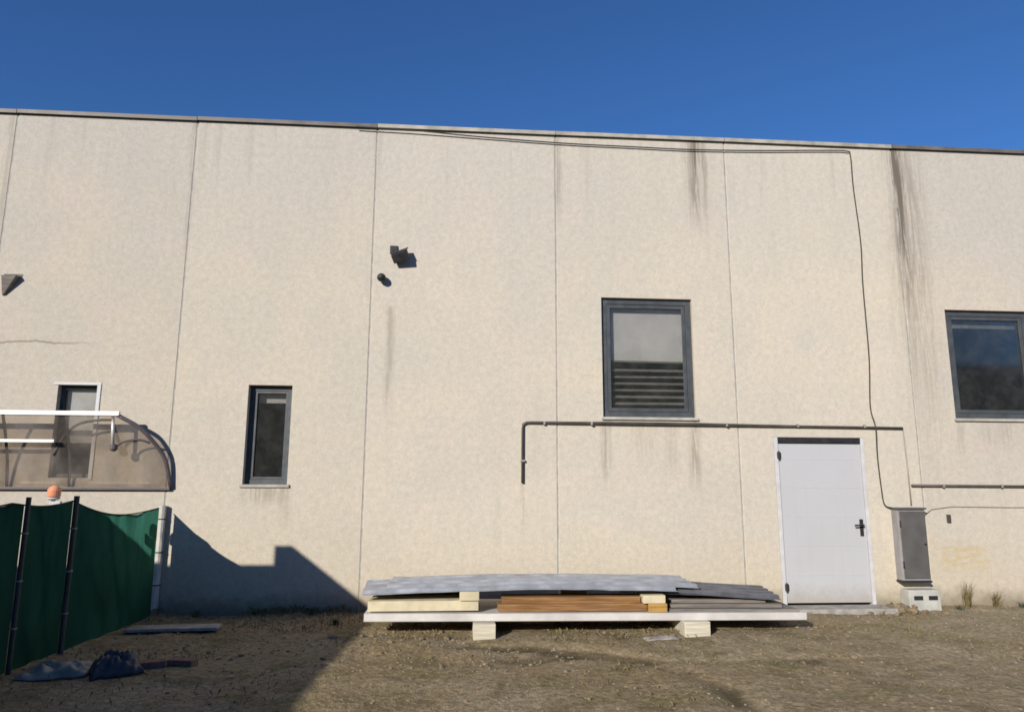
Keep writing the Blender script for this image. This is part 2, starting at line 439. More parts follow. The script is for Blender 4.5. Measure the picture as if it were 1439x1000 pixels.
xs = axis_steps(-5.2, 8.0, 0.045, 900); ys = axis_steps(-6.4, 0.2, 0.04, 900)
verts = [(x, y, ground_z(x, y)) for y in ys for x in xs]
nx = len(xs)
faces = [(j * nx + i, j * nx + i + 1, (j + 1) * nx + i + 1, (j + 1) * nx + i) for j in range(len(ys) - 1) for i in range(nx - 1)]
gm = bpy.data.meshes.new('ground'); gm.from_pydata(verts, [], faces)
for p in gm.polygons: p.use_smooth = True
struct(link_obj('ground', gm, 'ground'))

# ------------------------------------------------------------------ the building
T = 0.18                                    # panel thickness
building = empty('industrial_building', (1.2, 6.0, 0.0))
tag(building, 'long cream precast concrete industrial building with a flat parapet under the blue sky', 'building')
def B(o):
    adopt(building, o); return o
def holed_panel(x0, x1, z0, z1, holes):
    xs_ = sorted({x0, x1, *[h[0] for h in holes], *[h[1] for h in holes]})
    zs_ = sorted({z0, z1, *[h[2] for h in holes], *[h[3] for h in holes]})
    solid = lambda i, k: 0 <= i < len(xs_) - 1 and 0 <= k < len(zs_) - 1 and not any(h[0] <= (xs_[i] + xs_[i + 1]) / 2 <= h[1] and h[2] <= (zs_[k] + zs_[k + 1]) / 2 <= h[3] for h in holes)
    bm = bmesh.new(); vd = {}
    def V(x, y, z):
        k = (round(x, 4), round(y, 4), round(z, 4))
        if k not in vd: vd[k] = bm.verts.new((x, y, z))
        return vd[k]
    c = 0.007                                # chamfer only on the panel's own outer edges
    for i in range(len(xs_) - 1):
        for k in range(len(zs_) - 1):
            if not solid(i, k): continue
            a, b, d, e = xs_[i], xs_[i + 1], zs_[k], zs_[k + 1]
            fa = a + c if a == x0 else a; fb = b - c if b == x1 else b
            bm.faces.new((V(fa, 0, d), V(fb, 0, d), V(fb, 0, e), V(fa, 0, e)))
            bm.faces.new((V(a, T, d), V(a, T, e), V(b, T, e), V(b, T, d)))
            for (ni, nk, x_, horizontal) in ((i - 1, k, a, False), (i + 1, k, b, False)):
                if not solid(ni, nk):
                    if x_ in (x0, x1):
                        f_ = fa if x_ == x0 else fb
                        bm.faces.new((V(f_, 0, d), V(x_, c, d), V(x_, c, e), V(f_, 0, e)))
                        bm.faces.new((V(x_, c, d), V(x_, T, d), V(x_, T, e), V(x_, c, e)))
                    else:
                        bm.faces.new((V(x_, 0, d), V(x_, T, d), V(x_, T, e), V(x_, 0, e)))
            for (nk, z_) in ((k - 1, d), (k + 1, e)):
                if not solid(i, nk):
                    bm.faces.new((V(fa, 0, z_), V(fb, 0, z_), V(b if b == x1 else fb, T, z_), V(a if a == x0 else fa, T, z_)))
    return from_bm('wall_panel', bm, 'wall')
PW = 2.352
joints = [-12.756 + PW * k for k in range(13)]          # ... -5.70, -3.348+..., see below
joints = [-15.11, -12.76, -10.40, -8.05, -5.70, -3.45, -1.12, 1.27, 3.62, 6.03, 8.38, 10.73, 13.08, 15.43, 17.78]
ZT = 6.19
W_BIG, W_NARROW, W_PALE, W_RIGHT = (1.86, 3.07, 2.37, 3.94), (-2.57, -2.04, 1.51, 2.72), (-4.82, -4.36, 1.58, 2.69), (6.585, 7.80, 2.40, 3.88)
DOOR = (4.075, 5.285, -0.3, 2.135)
g = 0.007
for a, b in zip(joints, joints[1:]):
    hs = [h for h in (W_BIG, W_NARROW, W_PALE, W_RIGHT, DOOR) if a < h[0] < b]
    o = B(holed_panel(a + g, b - g, -0.3, ZT, hs))
    o.color = {-5.70: (0.83, 0.83, 0.835, 1), -3.45: (0.875, 0.875, 0.87, 1), -1.12: (0.90, 0.90, 0.90, 1), 1.27: (0.905, 0.905, 0.895, 1), 3.62: (0.925, 0.925, 0.915, 1), 6.03: (0.865, 0.865, 0.87, 1)}.get(a, (0.86, 0.86, 0.86, 1))
for j in joints[1:-1]:
    B(box('joint_sealant', (j - g - 0.006, 0.006, -0.3), (j + g + 0.006, 0.06, ZT - 0.01), 'seal', bev=0))
for i, (a, b) in enumerate(zip(joints, joints[1:])):                     # coping, one length to a panel
    dz = 0.006 * noise.noise((a, 3.3, 0))
    m = 'cop_brown' if b < 0 or a > 5 else 'cop_pale'
    bm = bmesh.new()
    prof = [(-0.04, 6.188), (-0.04, 6.238), (-0.034, 6.243), (0.26, 6.262), (0.26, 6.21), (0.20, 6.20), (-0.028, 6.20), (-0.028, 6.188)]
    ends = [[bm.verts.new((x, y, z + dz * s)) for y, z in prof] for x, s in ((a + 0.004, 1), (b - 0.004, -1))]
    for k in range(len(prof)):
        q = (k + 1) % len(prof); bm.faces.new((ends[0][k], ends[0][q], ends[1][q], ends[1][k]))
    bm.faces.new(ends[0]); bm.faces.new(ends[1])
    B(from_bm('coping', bm, m))
# the rest of the shell
B(box('side_wall', (-15.10, T + 0.01, -0.3), (-14.92, 14.0, 6.18), 'wall', bev=0))
B(box('side_wall', (17.60, T + 0.01, -0.3), (17.77, 14.0, 6.18), 'wall', bev=0))
B(box('rear_wall', (-15.09, 14.01, -0.3), (17.76, 14.2, 6.18), 'wall', bev=0))
B(box('roof', (-14.91, T + 0.02, 5.7), (17.59, 14.0, 5.9), 'concrete', bev=0))
B(box('interior_floor', (-14.9, T + 0.02, 0.03), (17.58, 13.99, 0.08), 'dark', bev=0))
B(box('interior_partition', (-14.9, 3.0, 0.09), (17.58, 3.1, 5.69), 'dark', bev=0))

def window(h, mat, inset, fw, depth, pane_mat='glass'):
    x0, x1, z0, z1 = h
    bm = bmesh.new()
    e = 0.003
    y0, y1 = inset, inset + depth
    add_box(bm, (x0 + e, y0, z0 + e), (x0 + fw, y1, z1 - e), 0.003)
    add_box(bm, (x1 - fw, y0, z0 + e), (x1 - e, y1, z1 - e), 0.003)
    add_box(bm, (x0 + fw - 0.001, y0 + 0.001, z1 - fw), (x1 - fw + 0.001, y1 - 0.001, z1 - e), 0.003)
    add_box(bm, (x0 + fw - 0.001, y0 + 0.001, z0 + e), (x1 - fw + 0.001, y1 - 0.001, z0 + fw), 0.003)
    w = B(from_bm('window', bm, mat))
    def sub(o): o.parent = w; return o
    p = sub(box('pane', (x0 + fw - 0.004, y0 + depth * 0.45, z0 + fw - 0.004), (x1 - fw + 0.004, y0 + depth * 0.45 + 0.006, z1 - fw + 0.004), pane_mat, bev=0))
    return w, sub
def sash(sub, h, off, fw, y0, y1, mat):
    x0, x1, z0, z1 = h
    bm = bmesh.new()
    a, b, c, d = x0 + off, x1 - off, z0 + off, z1 - off
    add_box(bm, (a, y0, c), (a + fw, y1, d), 0.002); add_box(bm, (b - fw, y0, c), (b, y1, d), 0.002)
    add_box(bm, (a + fw, y0, c), (b - fw, y1, c + fw), 0.002); add_box(bm, (a + fw, y0, d - fw), (b - fw, y1, d), 0.002)
    return sub(from_bm('sash', bm, mat))
# large window over the conduit
w, sub = window(W_BIG, 'frame', 0.05, 0.075, 0.06)
w['label'] = 'large grey-framed window with a pale upper sheet standing for reflected sky'
sash(sub, W_BIG, 0.08, 0.045, 0.058, 0.075, 'frame')
sub(box('upper_sheet', (1.95, 0.16, 3.13), (2.98, 0.166, 3.88), 'upper_sheet', bev=0, rot=Matrix.Rotation(R(0.5), 3, 'Y')))  # stands in for sky mirrored in the upper glass
sub(box('skyline_bar', (1.96, 0.157, 3.105), (2.97, 0.169, 3.13), 'mirrored_skyline', bev=0.003, rot=Matrix.Rotation(R(0.6), 3, 'Y')))  # stands in for the mirrored skyline
for k in range(7):
    z = 2.47 + 0.088 * k
    sub(box('slat', (1.95, 0.15, z), (2.98, 0.20, z + 0.012), 'slat', bev=0, rot=Matrix.Rotation(R(38 + random.uniform(-5, 5)), 3, 'X') @ Matrix.Rotation(R(random.uniform(-0.4, 0.4)), 3, 'Y')))
sub(box('sill', (1.84, -0.035, 2.335), (3.09, 0.10, 2.371), 'sill'))
# narrow dark window
w, sub = window(W_NARROW, 'frame', 0.09, 0.06, 0.06)
w['label'] = 'narrow dark window set deep in the wall'
sash(sub, W_NARROW, 0.062, 0.03, 0.10, 0.115, 'frame')
sub(box('upper_sheet', (-2.50, 0.22, 2.52), (-2.11, 0.226, 2.66), 'upper_sheet', bev=0))
sub(box('sill', (-2.60, -0.025, 1.475), (-2.01, 0.12, 1.511), 'sill'))
# small window behind the shelter; white strips paint its sunlit reveal
w, sub = window(W_PALE, 'frame', 0.08, 0.045, 0.05)
w['label'] = 'small window with its sunlit reveal painted pale behind the shelter'
sub(box('upper_sheet', (-4.78, 0.145, 2.0), (-4.40, 0.15, 2.65), 'pale_blind', bev=0))
bm = bmesh.new()
add_box(bm, (-4.87, -0.010, 2.69), (-4.315, 0.03, 2.72), 0.003); add_box(bm, (-4.36, -0.012, 1.56), (-4.317, 0.03, 2.689), 0.003)
sub(from_bm('lit_reveal', bm, 'frame_w'))  # sunlight on the reveal, put in as white strips
# right window
w, sub = window(W_RIGHT, 'frame', 0.05, 0.075, 0.06)
w['label'] = 'large dark window at the right edge'
sash(sub, W_RIGHT, 0.08, 0.045, 0.058, 0.075, 'frame')
sub(box('upper_sheet', (6.68, 0.16, 3.66), (7.71, 0.166, 3.82), 'slat', bev=0))
sub(box('sill', (6.56, -0.035, 2.365), (7.82, 0.10, 2.401), 'sill'))

# door
def make_door():
    x0, x1, z0, z1 = 4.075, 5.285, 0.07, 2.135
    bm = bmesh.new()
    add_box(bm, (x0 + 0.06, 0.012, z0 + 0.012), (x1 - 0.05, 0.062, z1 - 0.085), 0.004)
    d = B(from_bm('door', bm, 'door'))
    d['label'] = 'white flush steel door'
    def sub(o): o.parent = d; return o
    for k in range(5):                                                   # pressed horizontal stiffening lines
        z = z0 + 0.34 + 0.36 * k
        sub(box('pressed_rib', (x0 + 0.10, 0.0105, z), (x1 - 0.09, 0.014, z + 0.02), 'door', bev=0.001))
    sub(box('door_jamb', (x0 + 0.003, -0.006, z0 - 0.05), (x0 + 0.054, 0.09, z1 - 0.003), 'frame_w', bev=0.003))
    sub(box('door_jamb', (x1 - 0.046, -0.006, z0 - 0.05), (x1 - 0.003, 0.09, z1 - 0.003), 'frame_w', bev=0.003))
    sub(box('lintel_strip', (x0 + 0.055, -0.004, z1 - 0.075), (x1 - 0.047, 0.09, z1 - 0.004), 'black'))
    for z in (1.90, 0.27):
        bm = bmesh.new(); add_tube(bm, [(x0 + 0.055, -0.014, z - 0.055), (x0 + 0.055, -0.014, z + 0.055)], 0.014, 8)
        add_box(bm, (x0 + 0.035, -0.010, z - 0.04), (x0 + 0.085, 0.010, z + 0.04), 0.002)
        sub(from_bm('hinge', bm, 'black'))
    bm = bmesh.new()
    add_box(bm, (x1 - 0.135, 0.002, 0.89), (x1 - 0.09, 0.015, 1.10), 0.003)
    add_tube(bm, [(x1 - 0.112, 0.01, 1.03), (x1 - 0.112, -0.05, 1.03), (x1 - 0.125, -0.058, 1.03), (x1 - 0.235, -0.058, 1.026)], 0.011, 8)
    add_lathe(bm, (x1 - 0.112, 0.003, 0.94), (0, -1, 0), [(0, 0.013), (0.012, 0.011)], 10)
    sub(from_bm('handle', bm, 'black'))
    sub(box('door_back', (x0, 0.10, z0 - 0.06), (x1, 0.17, z1), 'dark', bev=0))
make_door()
st = box('door_step', (3.98, -0.34, -0.08), (5.36, -0.003, 0.062), 'concrete', bev=0.012)
tag(st, 'low pale concrete step at the foot of the white door', 'step')

# ------------------------------------------------------------------ things on the wall
c = empty('conduit', (0.83, -0.02, 1.54))
pts = [(0.825, -0.022, 1.54), (0.828, -0.022, 2.22), (0.835, -0.022, 2.265), (0.87, -0.022, 2.285), (0.92, -0.022, 2.288), (2.2, -0.05, 2.290), (3.0, -0.05, 2.288), (4.4, -0.022, 2.272), (5.82, -0.022, 2.262)]
tb = tube('pipe', pts, 0.017, 'conduit'); adopt(c, tb)
for x in (1.1, 1.7, 3.45, 4.4, 5.3):
    o = box('clip', (x - 0.012, -0.066 if 1.5 < x < 3.6 else -0.044, 2.262), (x + 0.012, 0.0, 2.304), 'conduit_pale', bev=0.002); adopt(c, o)
adopt(c, box('clip', (0.80, -0.043, 1.80), (0.855, 0.0, 1.824), 'conduit_pale', bev=0.002))
tag(c, 'long dark conduit running under the large window and over the white door', 'conduit')
c = empty('conduit', (5.84, -0.02, 1.52))
adopt(c, tube('pipe', [(5.875, -0.022, 1.525), (7.0, -0.022, 1.52), (8.6, -0.022, 1.515)], 0.017, 'conduit'))
adopt(c, tube('riser', [(5.825, -0.02, 2.235), (5.84, -0.02, 1.75), (5.845, -0.02, 1.28)], 0.009, 'conduit_pale'))
for x in (6.3, 7.1): adopt(c, box('clip', (x - 0.012, -0.044, 1.50), (x + 0.012, 0.0, 1.542), 'conduit_pale', bev=0.002))
tag(c, 'short dark conduit at the right edge above the grey cabinet', 'conduit')
c = empty('wire', (6.2, -0.01, 1.2))
adopt(c, tube('thin_wire', [(5.935, -0.05, 1.10), (5.99, -0.03, 1.15), (6.12, -0.010, 1.225), (6.4, -0.010, 1.26), (7.2, -0.010, 1.25), (8.2, -0.010, 1.26)], 0.006, 'conduit_pale'))
adopt(c, box('junction', (6.315, -0.03, 1.06), (6.36, 0.0, 1.16), 'conduit', bev=0.004))
tag(c, 'thin pale wire and small junction right of the grey cabinet', 'wire')
# slack cable under the coping, down to the cabinet
cab = tube('cable', catmull([(-1.4, -0.06, 6.175), (-0.6, -0.055, 6.155), (0.2, -0.035, 6.115), (1.36, -0.03, 6.07), (2.3, -0.03, 6.058), (3.1, -0.03, 6.05), (4.1, -0.03, 6.075), (5.0, -0.03, 6.115), (5.36, -0.03, 6.12), (5.425, -0.02, 6.05), (5.43, -0.016, 5.6), (5.47, -0.014, 4.8), (5.45, -0.014, 4.2), (5.45, -0.014, 3.2), (5.41, -0.014, 2.55), (5.43, -0.06, 2.27), (5.45, -0.014, 1.9), (5.465, -0.014, 1.5), (5.49, -0.02, 1.28), (5.60, -0.05, 1.24)]), 0.0085, 'cable', seg=6)
tag(cab, 'black cable sagging under the parapet and dropping down the wall beside the door', 'cable')
# floodlight and sensor
f = empty('floodlight', (-0.77, 0, 4.41))
adopt(f, box('wall_plate', (-0.90, -0.02, 4.45), (-0.80, 0.0, 4.56), 'black', bev=0.004))
adopt(f, tube('arm', [(-0.85, -0.01, 4.50), (-0.84, -0.05, 4.49), (-0.79, -0.09, 4.43)], 0.018, 'black'))
rt = Matrix.Rotation(R(-24), 3, 'Y') @ Matrix.Rotation(R(25), 3, 'X') @ Matrix.Rotation(R(-20), 3, 'Z')
adopt(f, box('lamp_head', (-0.86, -0.145, 4.33), (-0.65, -0.055, 4.45), 'black', bev=0.012, rot=rt))
adopt(f, box('visor', (-0.87, -0.17, 4.452), (-0.66, -0.05, 4.466), 'black', bev=0.004, rot=rt))
tag(f, 'black floodlight on a bent arm high on the wall', 'floodlight')
s = empty('sensor', (-0.99, 0, 4.13))
adopt(s, lathe('base', (-0.995, 0, 4.135), (0, -1, 0), [(0, 0.045), (0.02, 0.045), (0.03, 0.03)], 'black'))
adopt(s, lathe('dome', (-0.995, -0.028, 4.13), (0.1, -1, -0.35), [(0, 0.028), (0.03, 0.052), (0.07, 0.055), (0.10, 0.04), (0.115, 0.015)], 'black'))
tag(s, 'small round black sensor just below the floodlight', 'sensor')
# wedge-shaped fitting at the far left
wf = empty('wall_lamp', (-5.53, 0, 3.9))
bm = bmesh.new()
vs = [bm.verts.new(v) for v in ((-5.60, -0.002, 4.03), (-5.40, -0.002, 4.03), (-5.57, -0.002, 3.78), (-5.595, -0.002, 3.78),
                                (-5.59, -0.09, 4.02), (-5.42, -0.09, 4.02), (-5.57, -0.03, 3.80), (-5.59, -0.03, 3.80))]
for q in ((0, 1, 2, 3), (4, 5, 6, 7), (0, 1, 5, 4), (1, 2, 6, 5), (2, 3, 7, 6), (3, 0, 4, 7)): bm.faces.new([vs[i] for i in q])
adopt(wf, from_bm('shade', bm, 'grey_board'))
adopt(wf, box('back_plate', (-5.61, -0.006, 4.034), (-5.39, 0.0, 4.06), 'grey_board', bev=0.002))
tag(wf, 'faded wedge-shaped fitting high on the wall at the far left', 'lamp')

# grey cabinet
cb = empty('utility_cabinet', (5.8, -0.09, 0.35))
adopt(cb, box('body', (5.575, -0.13, 0.36), (5.94, -0.002, 1.225), 'cabinet_side', bev=0.006))
dr = box('cabinet_door', (5.60, -0.146, 0.385), (5.93, -0.1305, 1.205), 'cabinet', bev=0.004); adopt(cb, dr)
adopt(cb, box('top_cap', (5.56, -0.155, 1.226), (5.955, -0.002, 1.25), 'cabinet', bev=0.004))
adopt(cb, box('bottom_rail', (5.567, -0.15, 0.335), (5.947, -0.002, 0.359), 'black', bev=0.003))
adopt(cb, lathe('lock', (5.90, -0.146, 0.8), (0, -1, 0), [(0, 0.014), (0.012, 0.012)], 'black', seg=10))
for z in (0.55, 1.05): adopt(cb, tube('hinge', [(5.598, -0.144, z - 0.04), (5.598, -0.144, z + 0.04)], 0.009, 'black'))
tag(cb, 'tall grey metal utility cabinet fixed to the wall right of the door', 'cabinet')
pl = empty('vent_plinth', (5.83, -0.2, 0))
adopt(pl, box('body', (5.60, -0.19, -0.06), (6.01, -0.003, 0.255), 'plinth', bev=0.012))
for x in (5.64, 5.83): adopt(pl, box('vent_slot', (x + 0.02, -0.197, 0.135), (x + 0.135, -0.185, 0.185), 'black', bev=0.003))
tag(pl, 'low white box with two dark vent slots under the grey cabinet', 'plinth')

# ------------------------------------------------------------------ shelter with curved roof, left
sh = empty('curved_shelter', (-4.6, -0.7, 1.47))
XE = -3.42
# end rib sweeps back to the wall; the straight ribs repeat its section
erib = catmull([(-3.387, -0.03, 1.467), (-3.459, -0.09, 1.80), (-3.588, -0.16, 2.007), (-3.741, -0.22, 2.169), (-3.97, -0.28, 2.304)], 4)
arc = [(p.y, p.z) for p in erib]
adopt(sh, tube('arch_rib', erib, 0.024, 'rib'))
ribs_x = [-4.55, -5.25, -5.95]
for x in ribs_x:
    adopt(sh, tube('arch_rib', [(x, y, z) for y, z in arc], 0.016, 'rib'))
bends = [[Vector((x, y, z)) for y, z in arc] for x in ribs_x][::-1] + [[Vector(p) for p in erib]]
for a_, b_ in zip(bends, bends[1:]):
    bm = bmesh.new()
    rows = [[bm.verts.new(p.lerp(q, f_) + Vector((0, -0.018, 0.012))) for f_ in (0.005, 0.25, 0.5, 0.75, 0.995)] for p, q in zip(a_, b_)]
    for r0, r1 in zip(rows, rows[1:]):
        for k in range(4): bm.faces.new((r0[k], r0[k + 1], r1[k + 1], r1[k]))
    o = from_bm('roof_sheet', bm, 'poly', smooth=True); adopt(sh, o)
    o.modifiers.new('thickness', 'SOLIDIFY').thickness = 0.006
adopt(sh, box('front_rail', (-6.4, -0.315, 2.295), (-3.94, -0.27, 2.345), 'alu'))
adopt(sh, box('back_rail', (-6.4, -0.05, 1.44), (XE + 0.025, -0.003, 1.475), 'rib'))
adopt(sh, box('middle_rail', (-6.4, -0.26, 1.98), (-4.66, -0.225, 2.015), 'alu'))
adopt(sh, tube('strut', catmull([(-4.72, -0.12, 1.84), (-4.595, -0.17, 2.06), (-4.43, -0.21, 2.20), (-4.20, -0.235, 2.245), (-4.03, -0.25, 2.25)], 4), 0.015, 'rib'))
adopt(sh, tube('hanger', [(-4.03, -0.25, 2.29), (-4.01, -0.235, 1.96)], 0.020, 'alu'))
adopt(sh, lathe('joint_knob', (-3.997, -0.23, 1.97), (0, 0, -1), [(0, 0.02), (0.01, 0.04), (0.06, 0.042), (0.085, 0.02)], 'rib', seg=12))
adopt(sh, tube('strut', catmull([(-3.99, -0.23, 1.93), (-3.90, -0.21, 2.0), (-3.74, -0.19, 2.025), (-3.62, -0.165, 1.99)], 4), 0.013, 'rib'))
tag(sh, 'shelter roof of curved translucent sheets against the wall at the left', 'shelter')

# ------------------------------------------------------------------ green net fence, square to the wall
fe = empty('net_fence', (-3.55, -1.9, 0))
fx = lambda y: -3.44 + 0.055 * y
posts = [(-0.055, 1.26, 'post_w', 0.045), (-1.92, 1.40, 'post_d', 0.024), (-2.62, 1.40, 'post_d', 0.02), (-3.70, 1.40, 'post_d', 0.024)]
for y, h, m, r in posts:
    bm = bmesh.new(); add_tube(bm, [(fx(y) + (0.03 if m == 'post_d' else -0.01), y, -0.15), (fx(y) + (0.03 if m == 'post_d' else -0.01), y, h)], r, 10)
    adopt(fe, from_bm('post', bm, m, smooth=False))
tops = lambda y: 1.235 if y > -0.15 else None
def top_z(y):
    if y > -1.92:
        t = (y + 0.12) / -1.80
        return 1.235 + 0.115 * t * t - 0.10 * math.sin(math.pi * max(0, min(1, t))) * (0.5 + 0.5 * t)
    return 1.35 - 0.035 * abs(math.sin((y + 1.92) * math.pi / 0.85))
for (ya, yb) in ((-0.17, -1.915), (-1.925, -2.615), (-2.625, -3.70)):
    n_, m_ = 60, 22
    bm = bmesh.new()
    gridv = []
    for i in range(n_ + 1):
        y = ya + (yb - ya) * i / n_
        e = math.sin(math.pi * i / n_)
        gridv.append([bm.verts.new((fx(y) + 0.004 + e * (0.05 * noise.noise((y * 2.2, k * 0.12, 1)) + 0.03 * noise.noise((y * 6 + k * 0.12, k * 0.07, 4)) + 0.012 * noise.noise((y * 15, k * 0.2, 8))), y, 0.02 + (top_z(y) - 0.02) * k / m_)) for k in range(m_ + 1)])
    for a, b in zip(gridv, gridv[1:]):
        for k in range(m_): bm.faces.new((a[k], a[k + 1], b[k + 1], b[k]))
    adopt(fe, from_bm('net', bm, 'net', smooth=True))
    adopt(fe, tube('top_wire', [(fx(ya + (yb - ya) * i / 14), ya + (yb - ya) * i / 14, top_z(ya + (yb - ya) * i / 14) + 0.004) for i in range(15)], 0.007, 'post_d', seg=6))
for y, h, m, r in posts:
    for z in (0.35, 0.72, 1.10):
        o = lathe('cable_tie', (fx(y) + (0.03 if m == 'post_d' else -0.01), y, z), (0, 0, 1), [(0, r + 0.002), (0.0, r + 0.006), (0.012, r + 0.006), (0.012, r + 0.002)], 'conduit_pale' if m == 'post_d' else 'post_d', seg=10); adopt(fe, o)
tag(fe, 'dark green net fence running out from the wall under the shelter', 'fence')
lx, ly = -4.10, -1.2
wl = empty('warning_lamp', (lx, ly, 0))
adopt(wl, tube('pole', [(lx, ly, -0.1), (lx, ly, 1.345)], 0.02, 'post_d'))
adopt(wl, box('bracket', (lx - 0.01, ly - 0.06, 1.23), (lx + 0.10, ly - 0.02, 1.335), 'frame_w', bev=0.005))
adopt(wl, lathe('base', (lx, ly, 1.346), (0, 0, 1), [(0, 0.03), (0.012, 0.06), (0.028, 0.06)], 'frame_w', seg=18))
adopt(wl, lathe('lens', (lx, ly, 1.375), (0, 0, 1), [(0, 0.05), (0.01, 0.062), (0.07, 0.062), (0.10, 0.048), (0.118, 0.018)], 'orange', seg=18))
tag(wl, 'orange warning lamp with white base showing above the green fence', 'lamp')

# neighbour's boundary wall, left of the picture, that shades the fence and the yard
bw = empty('boundary_wall', (-4.5, -3.7, 0))
bm = bmesh.new()
v = []
for x, y in ((-4.37, -3.60), (-4.37 - 0.056 * 14, -17.6), (-4.57 - 0.056 * 14, -17.6), (-4.57, -3.60)):
    v.append((bm.verts.new((x, y, -0.2)), bm.verts.new((x, y, 2.46))))
for a, b in zip(v, v[1:] + v[:1]): bm.faces.new((a[0], b[0], b[1], a[1]))
bm.faces.new([q[1] for q in v]); bm.faces.new([q[0] for q in v])
adopt(bw, from_bm('tall_wall', bm, 'boundary'))
adopt(bw, box('low_wall', (-13.0, -3.80, -0.2), (-4.575, -3.60, 2.24), 'boundary', bev=0))
tag(bw, 'rendered boundary wall left of the yard that throws the shade', 'wall')

# unseen wing added to block sky light; hall across the yard mirrored in panes
def plain_hall(name, lo, hi, mat, face, label):
    e = empty(name, ((lo[0] + hi[0]) / 2, (lo[1] + hi[1]) / 2, 0))
    adopt(e, box('walls', (lo[0], lo[1], -0.3), (hi[0], hi[1], hi[2]), mat, bev=0))
    adopt(e, box('coping', (lo[0] - 0.06, lo[1] - 0.06, hi[2] + 0.002), (hi[0] + 0.06, hi[1] + 0.06, hi[2] + 0.1), 'cop_brown', bev=0))
    along = 0 if face == 'y' else 1
    n_ = int((hi[along] - lo[along]) / 4.0)
    for k in range(n_):
        c_ = lo[along] + (k + 0.5) * (hi[along] - lo[along]) / n_
        for z in (1.6, 4.6):
            if z + 1.5 > hi[2]: continue
            if face == 'y': o = box('window', (c_ - 0.8, hi[1] - 0.05, z), (c_ + 0.8, hi[1] + 0.02, z + 1.3), 'dark', bev=0)
            else: o = box('window', (hi[0] - 0.05, c_ - 0.8, z), (hi[0] + 0.02, c_ + 0.8, z + 1.3), 'dark', bev=0)
            adopt(e, o)
    return tag(e, label, 'building')
plain_hall('factory_hall', (-40, -42, 0), (44, -28, 8.0), 'boundary', 'y', 'plain hall across the yard behind the viewer, seen only mirrored in the panes')
plain_hall('sky_blocking_wing', (-15.0, -5.2, 0), (-9.5, -0.06, 6.1), 'boundary', 'x', 'unseen wing beyond the shelter on the left, added to block sky light')

# ------------------------------------------------------------------ stacked building materials in front of the wall
for i, (x, w_) in enumerate(((0.20, 0.225), (2.36, 0.27))):
    o = box('timber_bearer', (x, -1.47, ground_z(x, -1.4) - 0.03), (x + w_, -0.35, 0.142), 'cream_white', bev=0.008)
    tag(o, ('white timber bearer under the left half of the long white panel', 'white timber bearer under the right half of the long white panel')[i], 'bearer', 'bearers under the stack')
o = empty('sandwich_panel', (1.4, -0.9, 0.145))
rz = Matrix.Rotation(R(0.35), 3, 'Y')
adopt(o, box('foam_core', (-0.89, -1.345, 0.152), (3.70, -0.40, 0.206), 'cream_white', bev=0.002, rot=rz))
adopt(o, box('top_skin', (-0.90, -1.36, 0.2065), (3.71, -0.395, 0.217), 'white_panel', bev=0.002, rot=rz))
adopt(o, box('bottom_skin', (-0.90, -1.36, 0.142), (3.71, -0.395, 0.1515), 'white_panel', bev=0.002, rot=rz))
adopt(o, box('edge_strip', (-0.898, -1.366, 0.147), (3.708, -1.3605, 0.213), 'white_panel', bev=0.002, rot=rz))
tag(o, 'long white sandwich panel lying across the two bearers', 'panel')
tag(box('foam_slab', (-0.87, -1.31, 0.245), (0.255, -0.62, 0.345), 'cream', bev=0.006), 'cream foam slab on the left end of the white panel', 'slab')
tag(box('foam_block', (0.06, -1.335, 0.346), (0.26, -0.75, 0.435), 'cream', bev=0.006), 'cream foam block on the slab holding up the metal sheets', 'block')
tag(box('batten', (-0.80, -0.58, 0.245), (0.2, -0.47, 0.43), 'cream_white', bev=0.006), 'pale batten behind the cream foam slab', 'batten')
for k, (m, x0, x1, y0, z0, z1, lab) in enumerate((('rust', 0.46, 2.02, -1.29, 0.226, 0.30, 'red-brown plank, lower of the two in the middle of the stack'),
                                                  ('ochre', 0.50, 1.96, -1.26, 0.301, 0.365, 'brown plank, upper of the two in the middle of the stack'))):
    tag(box('plank', (x0, y0, z0), (x1, y0 + 0.24, z1), ('rust', 'rust')[k], bev=0.005, rot=Matrix.Rotation(R((0.2, -0.5)[k]), 3, 'Z')), lab, 'plank', 'planks in the stack')
tag(box('timber_block', (1.975, -1.33, 0.302), (2.21, -1.0, 0.385), 'cream', bev=0.008), 'cream block at the right end of the brown planks', 'block')
tag(box('ochre_block', (2.03, -1.32, 0.213), (2.23, -1.02, 0.301), 'ochre', bev=0.008), 'ochre timber offcut under the cream block', 'block')
for k in range(3):
    lab = ('weathered grey board lying lowest on the right end of the white panel', 'weathered grey board, middle one of three on the right end', 'weathered grey board, topmost and shortest of three on the right end')[k]
    tag(box('grey_board', (2.27 + 0.02 * k, -1.30 + 0.05 * k, 0.198 + 0.042 * k), (3.66 - 0.16 * k, -0.55, 0.236 + 0.042 * k), 'grey_board', bev=0.004, rot=Matrix.Rotation(R(0.4), 3, 'Y') @ Matrix.Rotation(R(0.7 * k - 0.7), 3, 'Z')), lab, 'board', 'grey boards in the stack')
tag(box('support_block', (1.2, -0.66, 0.217), (1.5, -0.46, 0.44), 'cream_white', bev=0.006), 'pale block behind the brown planks under the metal sheets', 'block')
